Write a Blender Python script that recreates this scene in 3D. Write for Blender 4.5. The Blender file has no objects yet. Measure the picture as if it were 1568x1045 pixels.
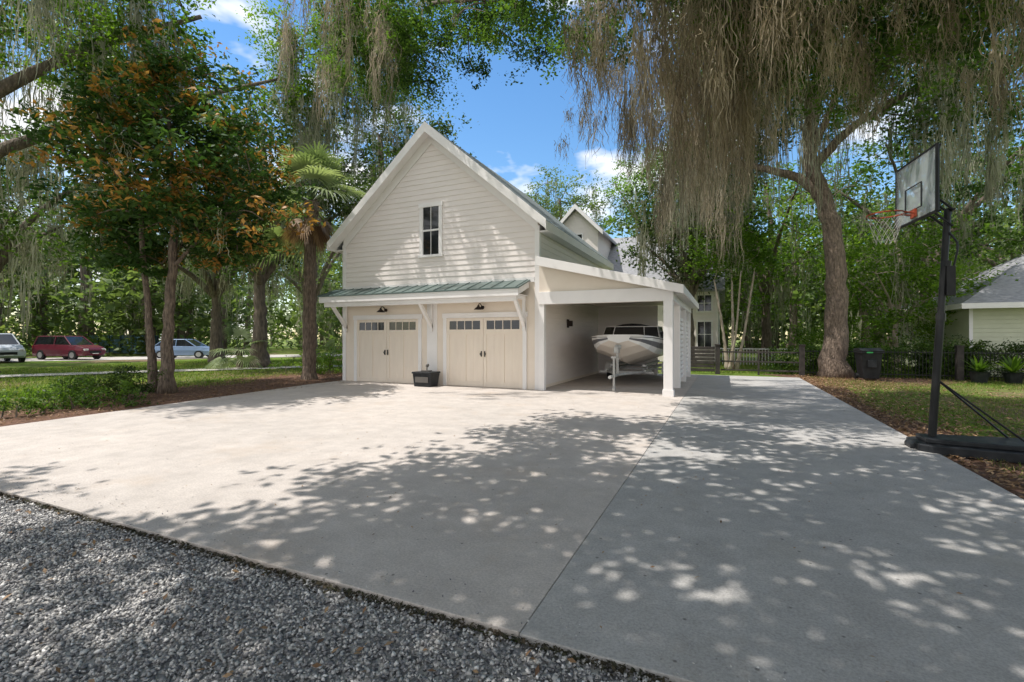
import bpy, math, random
import numpy as np
from mathutils import Vector, Matrix
rng=np.random.default_rng(7); random.seed(7)
sc=bpy.context.scene
TH=math.radians(24.07)
# ------------------------------------------------------------------ materials
def _nt(name):
    m=bpy.data.materials.new(name); m.use_nodes=True
    nt=m.node_tree; nt.nodes.clear()
    out=nt.nodes.new('ShaderNodeOutputMaterial')
    return m,nt,out
def N(nt,t,**k):
    n=nt.nodes.new(t)
    for a,b in k.items(): setattr(n,a,b)
    return n
def noise(nt,vec,scale,detail=5,rough=.55):
    n=N(nt,'ShaderNodeTexNoise'); n.inputs['Scale'].default_value=scale
    n.inputs['Detail'].default_value=detail; n.inputs['Roughness'].default_value=rough
    nt.links.new(vec,n.inputs['Vector']); return n.outputs['Fac']
def ramp(nt,fac,stops):
    r=N(nt,'ShaderNodeValToRGB'); e=r.color_ramp.elements
    while len(e)<len(stops): e.new(.5)
    for i,(p,c) in enumerate(stops):
        e[i].position=p; e[i].color=(c[0],c[1],c[2],1) if not isinstance(c,(int,float)) else (c,c,c,1)
    nt.links.new(fac,r.inputs['Fac']); return r.outputs['Color']
def mixc(nt,fac,a,b,mode='MIX'):
    m=N(nt,'ShaderNodeMix',data_type='RGBA',blend_type=mode)
    for s,x in ((0,fac),(6,a),(7,b)):
        if isinstance(x,(int,float)): m.inputs[s].default_value=x
        elif isinstance(x,tuple): m.inputs[s].default_value=(x[0],x[1],x[2],1)
        else: nt.links.new(x,m.inputs[s])
    return m.outputs[2]
def objvec(nt,scale=(1,1,1)):
    t=N(nt,'ShaderNodeTexCoord'); mp=N(nt,'ShaderNodeMapping'); mp.inputs['Scale'].default_value=scale
    nt.links.new(t.outputs['Object'],mp.inputs['Vector']); return mp.outputs['Vector']
def bsdf(nt,out,col,rough=.7,metal=0,spec=.3,bumpfac=None,bump=.3,dist=.01):
    b=N(nt,'ShaderNodeBsdfPrincipled')
    if isinstance(col,tuple): b.inputs['Base Color'].default_value=(*col,1)
    else: nt.links.new(col,b.inputs['Base Color'])
    if isinstance(rough,(int,float)): b.inputs['Roughness'].default_value=rough
    else: nt.links.new(rough,b.inputs['Roughness'])
    b.inputs['Metallic'].default_value=metal
    b.inputs['Specular IOR Level'].default_value=spec
    if bumpfac is not None:
        bp=N(nt,'ShaderNodeBump'); bp.inputs['Strength'].default_value=bump; bp.inputs['Distance'].default_value=dist
        nt.links.new(bumpfac,bp.inputs['Height']); nt.links.new(bp.outputs['Normal'],b.inputs['Normal'])
    nt.links.new(b.outputs[0],out.inputs['Surface']); return b
def pmat(name,c1,c2=None,scale=3,rough=.7,metal=0,spec=.3,bump=0,bscale=40,dist=.01,st=(1,1,1)):
    m,nt,out=_nt(name)
    if c2 is None: c2=tuple(x*.88 for x in c1)
    v=objvec(nt,st)
    col=ramp(nt,noise(nt,v,scale),[(.35,c1),(.65,c2)])
    bf=noise(nt,v,bscale,4) if bump else None
    bsdf(nt,out,col,rough,metal,spec,bf,bump,dist)
    return m
def leafmat(name,stops,trans=.4,tc=(1.5,1.6,.8),rough=.5):
    m,nt,out=_nt(name)
    a=N(nt,'ShaderNodeAttribute',attribute_name='v')
    col=ramp(nt,a.outputs['Fac'],stops)
    b=N(nt,'ShaderNodeBsdfPrincipled'); b.inputs['Roughness'].default_value=rough; b.inputs['Specular IOR Level'].default_value=.25
    nt.links.new(col,b.inputs['Base Color'])
    t=N(nt,'ShaderNodeBsdfTranslucent'); nt.links.new(mixc(nt,1.0,col,tc,'MULTIPLY'),t.inputs['Color'])
    mx=N(nt,'ShaderNodeMixShader'); mx.inputs[0].default_value=trans
    nt.links.new(b.outputs[0],mx.inputs[1]); nt.links.new(t.outputs[0],mx.inputs[2]); nt.links.new(mx.outputs[0],out.inputs['Surface'])
    return m
def concrete(name,a,b,c):
    m,nt,out=_nt(name); v=objvec(nt)
    big=ramp(nt,noise(nt,v,.28,6,.6),[(.33,a),(.68,b)])
    med=ramp(nt,noise(nt,v,2.2,8,.75),[(.3,.76),(.7,1.07)])
    col=mixc(nt,1.0,big,med,'MULTIPLY')
    fine=ramp(nt,noise(nt,v,60,4,.75),[(.30,.70),(.62,1.07)])
    col=mixc(nt,1.0,col,fine,'MULTIPLY')
    st=ramp(nt,noise(nt,v,.7,9,.75),[(.53,0.),(.70,1.)])
    stm=N(nt,'ShaderNodeMath',operation='MULTIPLY'); nt.links.new(st,stm.inputs[0]); stm.inputs[1].default_value=.55
    col=mixc(nt,stm.outputs[0],col,c)
    vo=N(nt,'ShaderNodeTexVoronoi'); vo.inputs['Scale'].default_value=6; nt.links.new(v,vo.inputs['Vector'])
    sp=ramp(nt,vo.outputs['Distance'],[(.04,.42),(.09,1.)])
    col=mixc(nt,1.0,col,sp,'MULTIPLY')
    bsdf(nt,out,col,.85,0,.2,noise(nt,v,90,5,.75),.5,.006)
    return m
M={}
M['conc']=concrete('concrete_pale',(.64,.575,.52),(.56,.51,.465),(.48,.385,.30))
M['conc2']=concrete('concrete_grey',(.53,.505,.475),(.44,.43,.415),(.40,.365,.31))
M['siding']=pmat('painted_siding',(.87,.80,.76),(.83,.765,.725),1.2,.55,bump=.15,bscale=30,dist=.003,st=(1,1,6))
M['tan']=pmat('cream_panel',(.86,.76,.65),(.82,.72,.61),1.5,.5)
M['trim']=pmat('white_trim',(.89,.86,.84),(.85,.82,.80),2,.45)
M['door']=pmat('door_paint',(.86,.76,.645),(.82,.72,.61),1.5,.45,bump=.1,bscale=60,dist=.002,st=(6,6,1))
M['groof']=pmat('green_metal_roof',(.11,.155,.145),(.14,.185,.172),3,.4,metal=.3)
M['roofg']=pmat('grey_metal_roof',(.36,.39,.38),(.30,.33,.33),3,.45,metal=.3)
M['blk']=pmat('black_metal',(.012,.012,.013),(.02,.02,.02),5,.4)
M['bplast']=pmat('black_plastic',(.015,.017,.02),(.03,.032,.035),8,.45,bump=.1)
M['glass']=pmat('dark_glass',(.012,.014,.016),(.02,.022,.026),2,.08,spec=.8)
M['bark']=pmat('oak_bark',(.24,.19,.15),(.11,.09,.075),5,.95,bump=1.,bscale=9,dist=.06,st=(2,2,.5))
M['bark2']=pmat('warm_bark',(.33,.25,.19),(.13,.10,.08),8,.95,bump=1.,bscale=12,dist=.1,st=(2.5,2.5,.6))
M['barkp']=pmat('pale_bark',(.50,.42,.34),(.34,.27,.21),4,.8,bump=.3,bscale=8)
M['soil']=pmat('mulch',(.22,.12,.08),(.11,.066,.046),14,1.,bump=1.,bscale=40,dist=.03)
M['shingle']=pmat('grey_shingle',(.36,.36,.37),(.25,.25,.26),6,.9,bump=.5,bscale=18,dist=.01,st=(1,1,3))
M['pave']=pmat('pale_road',(.54,.50,.46),(.47,.44,.40),2,.9)
M['brownleaf']=leafmat('dry_leaf',[(0,(.13,.075,.045)),(.5,(.26,.155,.085)),(1,(.40,.27,.16))],.15)
M['oak']=leafmat('oak_leaf',[(0,(.028,.056,.012)),(.5,(.068,.13,.022)),(1,(.15,.25,.035))],.42)
M['oakdk']=leafmat('oak_leaf_dark',[(0,(.024,.044,.014)),(.5,(.05,.085,.022)),(1,(.11,.16,.035))],.4)
M['bright']=leafmat('bright_leaf',[(0,(.05,.10,.014)),(.5,(.12,.215,.026)),(1,(.23,.34,.045))],.5)
M['far']=leafmat('far_leaf',[(0,(.07,.105,.04)),(.5,(.125,.18,.06)),(1,(.21,.26,.095))],.45)
M['mag']=leafmat('magnolia_leaf',[(0,(.025,.060,.016)),(.5,(.055,.115,.024)),(.67,(.10,.17,.035)),(.73,(.40,.19,.05)),(.9,(.52,.28,.07)),(1,(.30,.14,.06))],.3,rough=.5)
M['palm']=leafmat('palm_leaf',[(0,(.10,.14,.07)),(.5,(.21,.27,.13)),(1,(.40,.45,.27))],.35,rough=.4)
M['moss']=leafmat('spanish_moss',[(0,(.17,.145,.10)),(.5,(.40,.34,.25)),(1,(.66,.58,.45))],.45,(1.2,1.12,.98),.9)
M['mossg']=leafmat('spanish_moss_grey',[(0,(.19,.19,.135)),(.5,(.36,.355,.26)),(1,(.56,.55,.42))],.4,(1.2,1.2,1.),.9)
M['grassb']=leafmat('grass_blades',[(0,(.07,.12,.02)),(.5,(.16,.25,.035)),(.8,(.26,.32,.07)),(1,(.38,.31,.15))],.35)
def stonemat():
    m,nt,out=_nt('gravel_stone')
    a=N(nt,'ShaderNodeAttribute',attribute_name='v')
    col=ramp(nt,a.outputs['Fac'],[(0,(.14,.14,.15)),(.4,(.36,.35,.345)),(.8,(.56,.54,.51)),(1,(.78,.76,.73))])
    bsdf(nt,out,col,.85,0,.25); return m
M['stone']=stonemat()
def gravelmat():
    m,nt,out=_nt('gravel_bed'); v=objvec(nt)
    vo=N(nt,'ShaderNodeTexVoronoi'); vo.inputs['Scale'].default_value=45; nt.links.new(v,vo.inputs['Vector'])
    sep=N(nt,'ShaderNodeSeparateColor'); nt.links.new(vo.outputs['Color'],sep.inputs[0])
    col=ramp(nt,sep.outputs[0],[(0,(.10,.10,.105)),(.5,(.28,.275,.27)),(1,(.52,.50,.47))])
    bsdf(nt,out,col,.95,0,.2,vo.outputs['Distance'],-1.,.02); return m
M['gbed']=gravelmat()
def groundmat():
    m,nt,out=_nt('lawn_ground'); v=objvec(nt)
    g=ramp(nt,noise(nt,v,3.,8,.7),[(.3,(.07,.12,.022)),(.55,(.16,.24,.04)),(.75,(.25,.31,.07))])
    br=ramp(nt,noise(nt,v,9.,8,.75),[(.3,(.12,.08,.05)),(.7,(.32,.24,.15))])
    f=ramp(nt,noise(nt,v,.22,7,.7),[(.48,0.),(.60,1.)])
    col=mixc(nt,f,g,br)
    bsdf(nt,out,col,1.,0,.1,noise(nt,v,30,6,.7),1.,.05); return m
M['ground']=groundmat()
# ------------------------------------------------------------------ builders
def empty(name,loc):
    e=bpy.data.objects.new(name,None); e.location=loc; e.empty_display_size=.3
    sc.collection.objects.link(e); return e
def attach(o,parent):
    if parent is not None:
        o.parent=parent; o.matrix_parent_inverse=Matrix.Translation(-Vector(parent.location))
class MB:
    def __init__(s): s.v=[];s.f=[];s.m=[]
    def add(s,vs,fs,mat=0):
        o=len(s.v); s.v.extend([tuple(map(float,p)) for p in vs])
        for f in fs: s.f.append(tuple(i+o for i in f)); s.m.append(mat)
    def box(s,x0,x1,y0,y1,z0,z1,mat=0,xf=None):
        vs=[(x0,y0,z0),(x1,y0,z0),(x1,y1,z0),(x0,y1,z0),(x0,y0,z1),(x1,y0,z1),(x1,y1,z1),(x0,y1,z1)]
        if xf is not None: vs=[tuple(xf@Vector(p)) for p in vs]
        s.add(vs,[(0,3,2,1),(4,5,6,7),(0,1,5,4),(1,2,6,5),(2,3,7,6),(3,0,4,7)],mat)
    def hexa(s,vs,mat=0):
        s.add(vs,[(0,3,2,1),(4,5,6,7),(0,1,5,4),(1,2,6,5),(2,3,7,6),(3,0,4,7)],mat)
    def prism(s,poly,a,b,axis='z',mat=0,xf=None):
        n=len(poly)
        def P(p,t):
            if axis=='z': q=(p[0],p[1],t)
            elif axis=='y': q=(p[0],t,p[1])
            else: q=(t,p[0],p[1])
            return tuple(xf@Vector(q)) if xf is not None else q
        vs=[P(p,a) for p in poly]+[P(p,b) for p in poly]
        fs=[tuple(range(n)),tuple(range(2*n-1,n-1,-1))]+[(i,i+n,(i+1)%n+n,(i+1)%n) for i in range(n)]
        s.add(vs,fs,mat)
    def tube(s,pts,rad,n=8,mat=0,cap=True,xf=None):
        P=np.array(pts,float); k=len(P)
        rad=np.broadcast_to(np.array(rad,float),(k,)) if np.ndim(rad)==0 or len(np.atleast_1d(rad))==1 else np.array(rad,float)
        T=np.gradient(P,axis=0); T/=np.linalg.norm(T,axis=1)[:,None]+1e-9
        d=P[-1]-P[0]; ref=np.array([0,0,1.]) if abs(d[2])<.8*np.linalg.norm(d) else np.array([1.,.1,0])
        U=np.cross(T,ref); U/=np.linalg.norm(U,axis=1)[:,None]+1e-9
        W=np.cross(T,U)
        a=np.linspace(0,2*np.pi,n,endpoint=False)
        V=P[:,None,:]+rad[:,None,None]*(np.cos(a)[None,:,None]*U[:,None,:]+np.sin(a)[None,:,None]*W[:,None,:])
        V=V.reshape(-1,3)
        if xf is not None: V=[tuple(xf@Vector(p)) for p in V]
        fs=[]
        for i in range(k-1):
            for j in range(n):
                j2=(j+1)%n; fs.append((i*n+j,i*n+j2,(i+1)*n+j2,(i+1)*n+j))
        if cap: fs.append(tuple(range(n-1,-1,-1))); fs.append(tuple((k-1)*n+j for j in range(n)))
        s.add(V,fs,mat)
    def obj(s,name,parent,mats,bevel=0,smooth=False,recalc=True):
        me=bpy.data.meshes.new(name); me.from_pydata(s.v,[],s.f)
        for m in mats: me.materials.append(m)
        me.polygons.foreach_set('material_index',s.m)
        if smooth: me.polygons.foreach_set('use_smooth',[True]*len(s.f))
        if recalc:
            import bmesh
            bm=bmesh.new(); bm.from_mesh(me); bmesh.ops.recalc_face_normals(bm,faces=bm.faces); bm.to_mesh(me); bm.free()
        me.update()
        o=bpy.data.objects.new(name,me); sc.collection.objects.link(o); attach(o,parent)
        if bevel:
            b=o.modifiers.new('bevel','BEVEL'); b.width=bevel; b.segments=2; b.limit_method='ANGLE'
        return o
def npmesh(name,V,F,mat,parent,attr=None,smooth=False):
    V=np.ascontiguousarray(V,np.float32); F=np.ascontiguousarray(F,np.int32); k=F.shape[1]
    me=bpy.data.meshes.new(name); me.vertices.add(len(V)); me.vertices.foreach_set('co',V.ravel())
    me.loops.add(F.size); me.loops.foreach_set('vertex_index',F.ravel())
    me.polygons.add(len(F)); me.polygons.foreach_set('loop_start',np.arange(0,F.size,k,dtype=np.int32))
    if smooth: me.polygons.foreach_set('use_smooth',np.ones(len(F),bool))
    me.update(calc_edges=True)
    if attr is not None:
        at=me.attributes.new('v','FLOAT','POINT'); at.data.foreach_set('value',np.ascontiguousarray(attr,np.float32))
    me.materials.append(mat)
    o=bpy.data.objects.new(name,me); sc.collection.objects.link(o); attach(o,parent); return o
def leaves(name,C,L,W,mat,parent,v=None,up=.6,fold=.0):
    n=len(C)
    nrm=rng.normal(size=(n,3)); nrm[:,2]=np.abs(nrm[:,2])+up; nrm/=np.linalg.norm(nrm,axis=1)[:,None]
    a=np.cross(nrm,rng.normal(size=(n,3))); a/=np.linalg.norm(a,axis=1)[:,None]
    b=np.cross(nrm,a)
    s=rng.uniform(.65,1.25,n)[:,None]
    L=L*s; W=W*s
    V=np.stack([C-a*L/2,C+b*W/2+nrm*W*.15,C+a*L/2,C-b*W/2+nrm*W*.15],1).reshape(-1,3)
    F=np.arange(4*n).reshape(n,4)
    if v is None: v=rng.random(n)
    return npmesh(name,V,F,mat,parent,np.repeat(v,4))
def clumps(A,n,sig,flat=.6):
    k=len(A); cr=rng.random(k)
    sg=sig*rng.uniform(.6,1.3,k)
    m=7; tw=np.clip(rng.normal(size=(k,m,3)),-1.7,1.7)
    wi=rng.integers(0,m,(k,n))
    off=tw[np.arange(k)[:,None],wi]*.85+rng.normal(size=(k,n,3))*.36
    off*= (sg[:,None,None]*np.array([1,1,flat]))
    C=(A[:,None,:]+off).reshape(-1,3)
    v=np.clip(np.repeat(cr,n)*.62+rng.random(k*n)*.38,0,1)
    return C,v
def moss(name,tops,Ls,mat,parent,ns=40,w=.013,spread=.22,K=6):
    k=len(tops); S=k*ns
    spk=np.repeat(spread*rng.uniform(.45,1.5,k),ns)
    T=np.repeat(tops,ns,0); L=np.repeat(Ls,ns)
    ang=np.repeat(rng.uniform(0,np.pi,k),ns)
    q=rng.normal(size=S); r=q*spk; r2=rng.normal(size=S)*spk*.4
    st=rng.random(S)**1.3*.7*L
    env=np.clip(1.1-np.abs(q)/2.,.2,1)
    len_=np.minimum(L*env*rng.uniform(.3,1.,S), np.maximum(L*1.15-st,.1))
    shrink=1-.55*st/np.maximum(L,.01)
    x=T[:,0]+(np.cos(ang)*r-np.sin(ang)*r2)*shrink; y=T[:,1]+(np.sin(ang)*r+np.cos(ang)*r2)*shrink; z=T[:,2]-st+rng.normal(size=S)*.05
    t=np.linspace(0,1,K+1)
    wx=np.cumsum(rng.normal(size=(S,K+1))*.035,1)*np.minimum(1.3,L)[:,None]; wy=np.cumsum(rng.normal(size=(S,K+1))*.035,1)*np.minimum(1.3,L)[:,None]
    P=np.stack([x[:,None]+wx,y[:,None]+wy,z[:,None]-t[None,:]*len_[:,None]],2)
    th=rng.uniform(0,np.pi,(S,1))+rng.normal(size=(S,K+1))*.6
    ww=w*rng.uniform(.5,1.5,(S,1))*(1-.75*t[None,:]**1.5)*rng.uniform(.5,1.4,(S,K+1))
    D=np.stack([np.cos(th)*ww,np.sin(th)*ww,np.zeros_like(ww)],2)/2
    V=np.stack([P-D,P+D],2).reshape(-1,3)
    base=(np.arange(S)*(K+1)*2)[:,None]+(np.arange(K)*2)[None,:]
    F=np.stack([base,base+1,base+3,base+2],2).reshape(-1,4)
    v=np.clip(np.repeat(rng.random(k),ns)*.6+rng.random(S)*.4,0,1)
    return npmesh(name,V,F,mat,parent,np.repeat(v,(K+1)*2))
def curve(pts,n):
    P=np.array(pts,float); k=len(P)
    if k==2: t=np.linspace(0,1,n)[:,None]; return P[0]*(1-t)+P[1]*t
    out=[]; Q=np.vstack([2*P[0]-P[1],P,2*P[-1]-P[-2]])
    for u in np.linspace(0,k-1-1e-6,n):
        i=int(u); t=u-i; a,b,c,d=Q[i:i+4]
        out.append(.5*((2*b)+(c-a)*t+(2*a-5*b+4*c-d)*t*t+(3*b-a-3*c+d)*t**3))
    return np.array(out)
def ell(cx,cy,cz,rx,ry,rz,n,shell=.45):
    d=rng.normal(size=(n,3)); d/=np.linalg.norm(d,axis=1)[:,None]
    r=rng.uniform(0,1,n)**(shell)
    return np.array([cx,cy,cz])+d*r[:,None]*np.array([rx,ry,rz])
def field(P,thr):
    x,y=P[:,0],P[:,1]
    f=np.sin(1.15*x+.6*y+1)+np.sin(.7*x-1.3*y+2.)+.6*np.sin(2.1*x+1.7*y+.5)
    return P[f>thr]
def boxpts(xs,ys,zs,n): return np.stack([rng.uniform(*xs,n),rng.uniform(*ys,n),rng.uniform(*zs,n)],1)
def wedge(a0,a1,r0,r1,z0,z1,n):
    a=np.radians(rng.uniform(a0,a1,n)); r=rng.uniform(r0,r1,n)
    return np.stack([r*np.sin(a),r*np.cos(a),rng.uniform(z0,z1,n)],1)
def tree(name,base,trunks,limbs,anchors,bark,lmat,leaf=(.12,.06),nl=200,sig=.7,mossn=0,mossL=(.6,1.6),mmat=None,mw=.02,mns=30,msp=.25,flat=.6,tn=12,mlow=None,brr=1.):
    root=empty(name,(base[0],base[1],0)); mb=MB(); nodes=[]
    for pts,r0,r1 in trunks+limbs:
        n=max(8,int(len(pts)*6)); P=curve(pts,n)
        t=np.linspace(0,1,n); r=r0*(1-t)+r1*t
        is_tr=pts[0][2]<.2
        if is_tr: r=r+r0*.55*np.exp(-(P[:,2])*2.2)
        P=P+rng.normal(size=P.shape)*np.array([1,1,.3])*r[:,None]*.10
        mb.tube(P,r,tn if r0>.12 else 7)
        sel=P[int(n*.35):] if not is_tr else P[int(n*.6):]
        nodes+= [p for p in sel]
    nd=np.array(nodes)
    A=anchors.copy()
    d0=np.array([np.min(np.linalg.norm(nd-a,axis=1)) for a in A]); A=A[np.argsort(d0)]
    hang=[]
    for a in A:
        dd=np.linalg.norm((nd-a)*np.array([1,1,1.3]),axis=1); i=int(np.argmin(dd)); p=nd[i]; L=np.linalg.norm(a-p)
        if L<.15: continue
        mid=(p+a)/2+np.array([*rng.normal(size=2)*.08*L,.10*L+rng.normal()*.05*L])
        P=curve([p,mid,a],6)
        r0=(.014+.014*L)*brr
        mb.tube(P,np.linspace(r0,.35*r0,6),5,cap=False)
        nd=np.vstack([nd,P[2:]]); hang.append(P[3]); hang.append(P[5])
    mb.obj('trunk_and_limbs',root,[bark],smooth=True,recalc=False)
    C,v=clumps(A,nl,sig,flat)
    leaves('foliage',C,leaf[0],leaf[1],lmat,root,v)
    if mossn:
        H=np.array(hang)
        if mlow is not None: H=H[H[:,2]<mlow]
        idx=rng.integers(0,len(H),mossn)
        moss('hanging_moss',H[idx]+rng.normal(size=(mossn,3))*[.25,.25,.05],rng.uniform(*mossL,mossn),mmat or M['mossg'],root,mns,mw,msp,K=5)
    return root
def xfm(loc,rz): return Matrix.Translation(Vector(loc))@Matrix.Rotation(rz,4,'Z')

# ------------------------------------------------------------------ ground
g=MB(); g.add([(-400,-300,-.05),(400,-300,-.05),(400,400,-.05),(-400,400,-.05)],[(0,1,2,3)]); g.obj('ground',None,[M['ground']])
slab=empty('concrete_driveway',(-4,8,0))
left=[(-11.9,2.38),(-1.021,2.38),(-1.021,22),(-5.2,22),(-5.2,13.72),(-13.0,13.72),(-12.95,12),(-12.65,10),(-12.35,8),(-12.1,6.2),(-11.85,4)]
b=MB(); b.prism(left,-.12,0,'z'); b.obj('main_slab',slab,[M['conc']],bevel=.006)
b=MB()
for y0,y1 in ((2.37,8.6),(8.606,15.2),(15.206,22.0)): b.box(-1.016,2.7,y0,y1,-.12,-.002)
b.obj('side_lane_slab',slab,[M['conc2']],bevel=.006)
gr=empty('gravel_drive',(-4,0,0))
b=MB(); b.add([(-30,-14,-.045),(9,-14,-.045),(9,2.36,-.045),(-30,2.36,-.045)],[(0,1,2,3)]); b.obj('gravel_bed',gr,[M['gbed']])
def stones(n,x0,x1,y0,y1,s0,s1,z=-.038):
    c=np.stack([rng.uniform(x0,x1,n),rng.uniform(y0,y1,n),z+rng.uniform(-.006,.014,n)],1)
    s=rng.uniform(s0,s1,n)
    base=np.array([[1,0,0],[-1,0,0],[0,1,0],[0,-1,0],[0,0,1],[0,0,-1.]])
    V=base[None]*s[:,None,None]*rng.uniform(.55,1.2,(n,6,1))*np.array([1,1,.75])+rng.normal(size=(n,6,3))*.25*s[:,None,None]
    a=rng.uniform(0,6.28,n); ca,sa=np.cos(a)[:,None],np.sin(a)[:,None]
    x=V[:,:,0]*ca-V[:,:,1]*sa; y=V[:,:,0]*sa+V[:,:,1]*ca
    V=np.stack([x,y,V[:,:,2]],2)+c[:,None,:]
    f=np.array([[0,2,4],[2,1,4],[1,3,4],[3,0,4],[2,0,5],[1,2,5],[3,1,5],[0,3,5]])
    F=(np.arange(n)*6)[:,None,None]+f[None]
    return V.reshape(-1,3),F.reshape(-1,3),np.repeat(rng.random(n),6)
V,F,v=stones(62000,-8.5,1.0,.5,2.36,.006,.0165); npmesh('loose_stones',V,F,M['stone'],gr,v)
V,F,v=stones(9000,-14,6,-2,.5,.012,.022); npmesh('outer_stones',V,F,M['stone'],gr,v)
V,F,v=stones(400,-11,2.5,2.38,2.7,.003,.008,z=.010); npmesh('scattered_stones',V,F,M['stone'],gr,v)
n=5000; C=np.stack([rng.uniform(-11,2.6,n),2.37-np.abs(rng.normal(size=n))*.03,rng.uniform(-.045,-.01,n)],1)
leaves('edge_debris',C,.035,.015,pmat('dark_debris',(.04,.045,.025),(.08,.06,.04),9,1.),gr,up=1.)
n=350; C=np.stack([rng.uniform(-8,1,n),rng.uniform(.8,2.3,n),np.full(n,-.012)],1)
leaves('fallen_leaves',C,.05,.022,M['brownleaf'],gr,up=1.5)
# mulch beds
mu=empty('mulch_bed',(-14,8,0))
b=MB(); b.prism([(-11.7,2.4),(-11.5,4),(-11.8,6.2),(-12.1,8.5),(-12.6,12),(-12.9,14),(-12.9,24),(-15,24),(-17.8,17),(-18.2,13.5),(-16.6,11),(-16.6,8),(-14.6,5.5),(-15.0,2.4)],-.2,-.035,'z'); b.obj('bed',mu,[M['soil']])
n=9000; C=np.stack([rng.uniform(-17.5,-12.2,n),rng.uniform(2.4,18,n),rng.uniform(-.03,.01,n)],1)
leaves('straw_litter',C,.10,.02,M['brownleaf'],mu,up=2.5)
mu2=empty('mulch_bed',(4,12,0))
b=MB(); b.prism([(2.69,2.4),(2.69,22.1),(1.5,24),(9,24),(6.5,20.5),(3.6,19),(3.3,14),(3.6,10),(4.6,7.5),(7,5.5),(7,2.4)],-.2,-.038,'z'); b.obj('bed',mu2,[M['soil']])
n=14000; C=np.stack([2.72+rng.exponential(1.9,n),rng.uniform(3,24,n),rng.uniform(-.035,.01,n)],1)
leaves('leaf_litter',C,.08,.035,M['brownleaf'],mu2,up=2.5)
n=700; C=np.stack([rng.uniform(-12,2.7,n),rng.uniform(2.5,20,n),np.full(n,.008)],1)
C=C[(C[:,1]<13)|(C[:,0]>-1)]
leaves('fallen_leaves_on_concrete',C,.035,.014,M['brownleaf'],slab,up=3.)
def blades(n,xs,ys,h,w,fn=None):
    x=rng.uniform(*xs,n); y=rng.uniform(*ys,n)
    if fn is not None: k=fn(x,y); x=x[k]; y=y[k]
    n=len(x); a=rng.uniform(0,6.28,n); hh=h*rng.uniform(.5,1.3,n); l=rng.normal(size=(n,2))*h*.5
    B=np.stack([x,y,np.full(n,-.05)],1); d=np.stack([np.cos(a)*w/2,np.sin(a)*w/2,0*a],1)
    V=np.stack([B-d,B+d,B+np.stack([l[:,0],l[:,1],hh],1)],1).reshape(-1,3)
    return V,np.arange(3*n).reshape(n,3),np.repeat(rng.random(n),3)
def patch(x,y): return (np.sin(x*1.3+y*.7)+np.sin(x*.5-y*1.1+2)+rng.normal(size=len(x))*.6)>-.1
V,F,v=blades(80000,(3.1,12),(5,23.5),.07,.012,patch); npmesh('lawn_grass',V,F,M['grassb'],None,v)
V,F,v=blades(50000,(-34,-14.8),(3,24),.08,.03,lambda x,y:(x<-16.2-.8*np.sin(y))|((y<5.5)&(x<-15))); npmesh('lawn_grass',V,F,M['grassb'],None,v)
V,F,v=blades(20000,(-2,10),(24,34),.12,.03); npmesh('lawn_grass',V,F,M['grassb'],None,v)
def strip(name,pts,w,z,mat):
    P=curve(pts,30); T=np.gradient(P,axis=0); T/=np.linalg.norm(T,axis=1)[:,None]; Nn=np.stack([-T[:,1],T[:,0]],1)
    vs=[(*(p[:2]+n*w/2),z) for p,n in zip(P,Nn)]+[(*(p[:2]-n*w/2),z) for p,n in zip(P,Nn)]
    k=len(P); b=MB(); b.add(vs,[(i,i+1,k+i+1,k+i) for i in range(k-1)]); return b.obj(name,None,[mat])
strip('footpath',[(-40,-6,0),(-31,4,0),(-26.5,11,0),(-23.6,15.6,0),(-20,20.5,0),(-14,27,0)],1.7,.0,M['pave'])
strip('street',[(-70,-6,0),(-52,12,0),(-43,22,0),(-33,34,0),(-20,52,0)],6.5,-.03,M['pave'])

# ------------------------------------------------------------------ garage
G=empty('garage_building',(-9.1,17,0))
XL,XR,YF,YB=-12.95,-5.2,13.65,22.2; CX=(XL+XR)/2; PK=8.72; SL=.858
def rz(x,off=0): return PK+off-SL*abs(x-CX)
b=MB(); b.prism([(XL,0),(XR,0),(XR,rz(XR,-.22)),(CX,PK-.22),(XL,rz(XL,-.22))],YF,YB,'y'); b.obj('walls',G,[M['tan']])
b=MB(); e=.178
def course_y(b,y,s,z0,x0a,x1a,z1,x0b,x1b):
    o1,o2=.024*s,.006*s
    b.hexa([(x0a,y-o1,z0),(x1a,y-o1,z0),(x1a,y-.001*s,z0),(x0a,y-.001*s,z0),(x0b,y-o2,z1),(x1b,y-o2,z1),(x1b,y-.001*s,z1),(x0b,y-.001*s,z1)])
z=3.46
while z<PK-.3:
    z1=min(z+e,PK-.25)
    f=lambda zz:(min(3.8,(PK-.24-zz)/SL))
    w0,w1=f(z),f(z1)
    if w1>0.02: course_y(b,YF,1,z,CX-w0,CX+w0,z1,CX-w1,CX+w1)
    z+=e
z=.1
while z<5.05:
    z1=min(z+e,5.08)
    for x,s in ((XR,1),(XL,-1)):
        b.hexa([(x+.024*s,YF+.06,z),(x+.024*s,YB-.06,z),(x+.001*s,YB-.06,z),(x+.001*s,YF+.06,z),(x+.006*s,YF+.06,z1),(x+.006*s,YB-.06,z1),(x+.001*s,YB-.06,z1),(x+.001*s,YF+.06,z1)])
    z+=e
b.obj('lap_siding',G,[M['siding']])
b=MB()
for s in (-1,1):
    xe=CX+s*4.22
    b.prism([(CX+.001*s,PK-.16),(CX+.001*s,PK),(xe,rz(xe)),(xe,rz(xe,-.16))],YF-.4,YB+.4,'y')
    for k in range(23):
        y=YF-.38+k*.405
        b.prism([(CX,PK+.001),(CX,PK+.022),(xe,rz(xe,.022)),(xe,rz(xe,.001))],y,y+.03,'y')
b.obj('main_roof',G,[M['roofg']])
b=MB()
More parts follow.
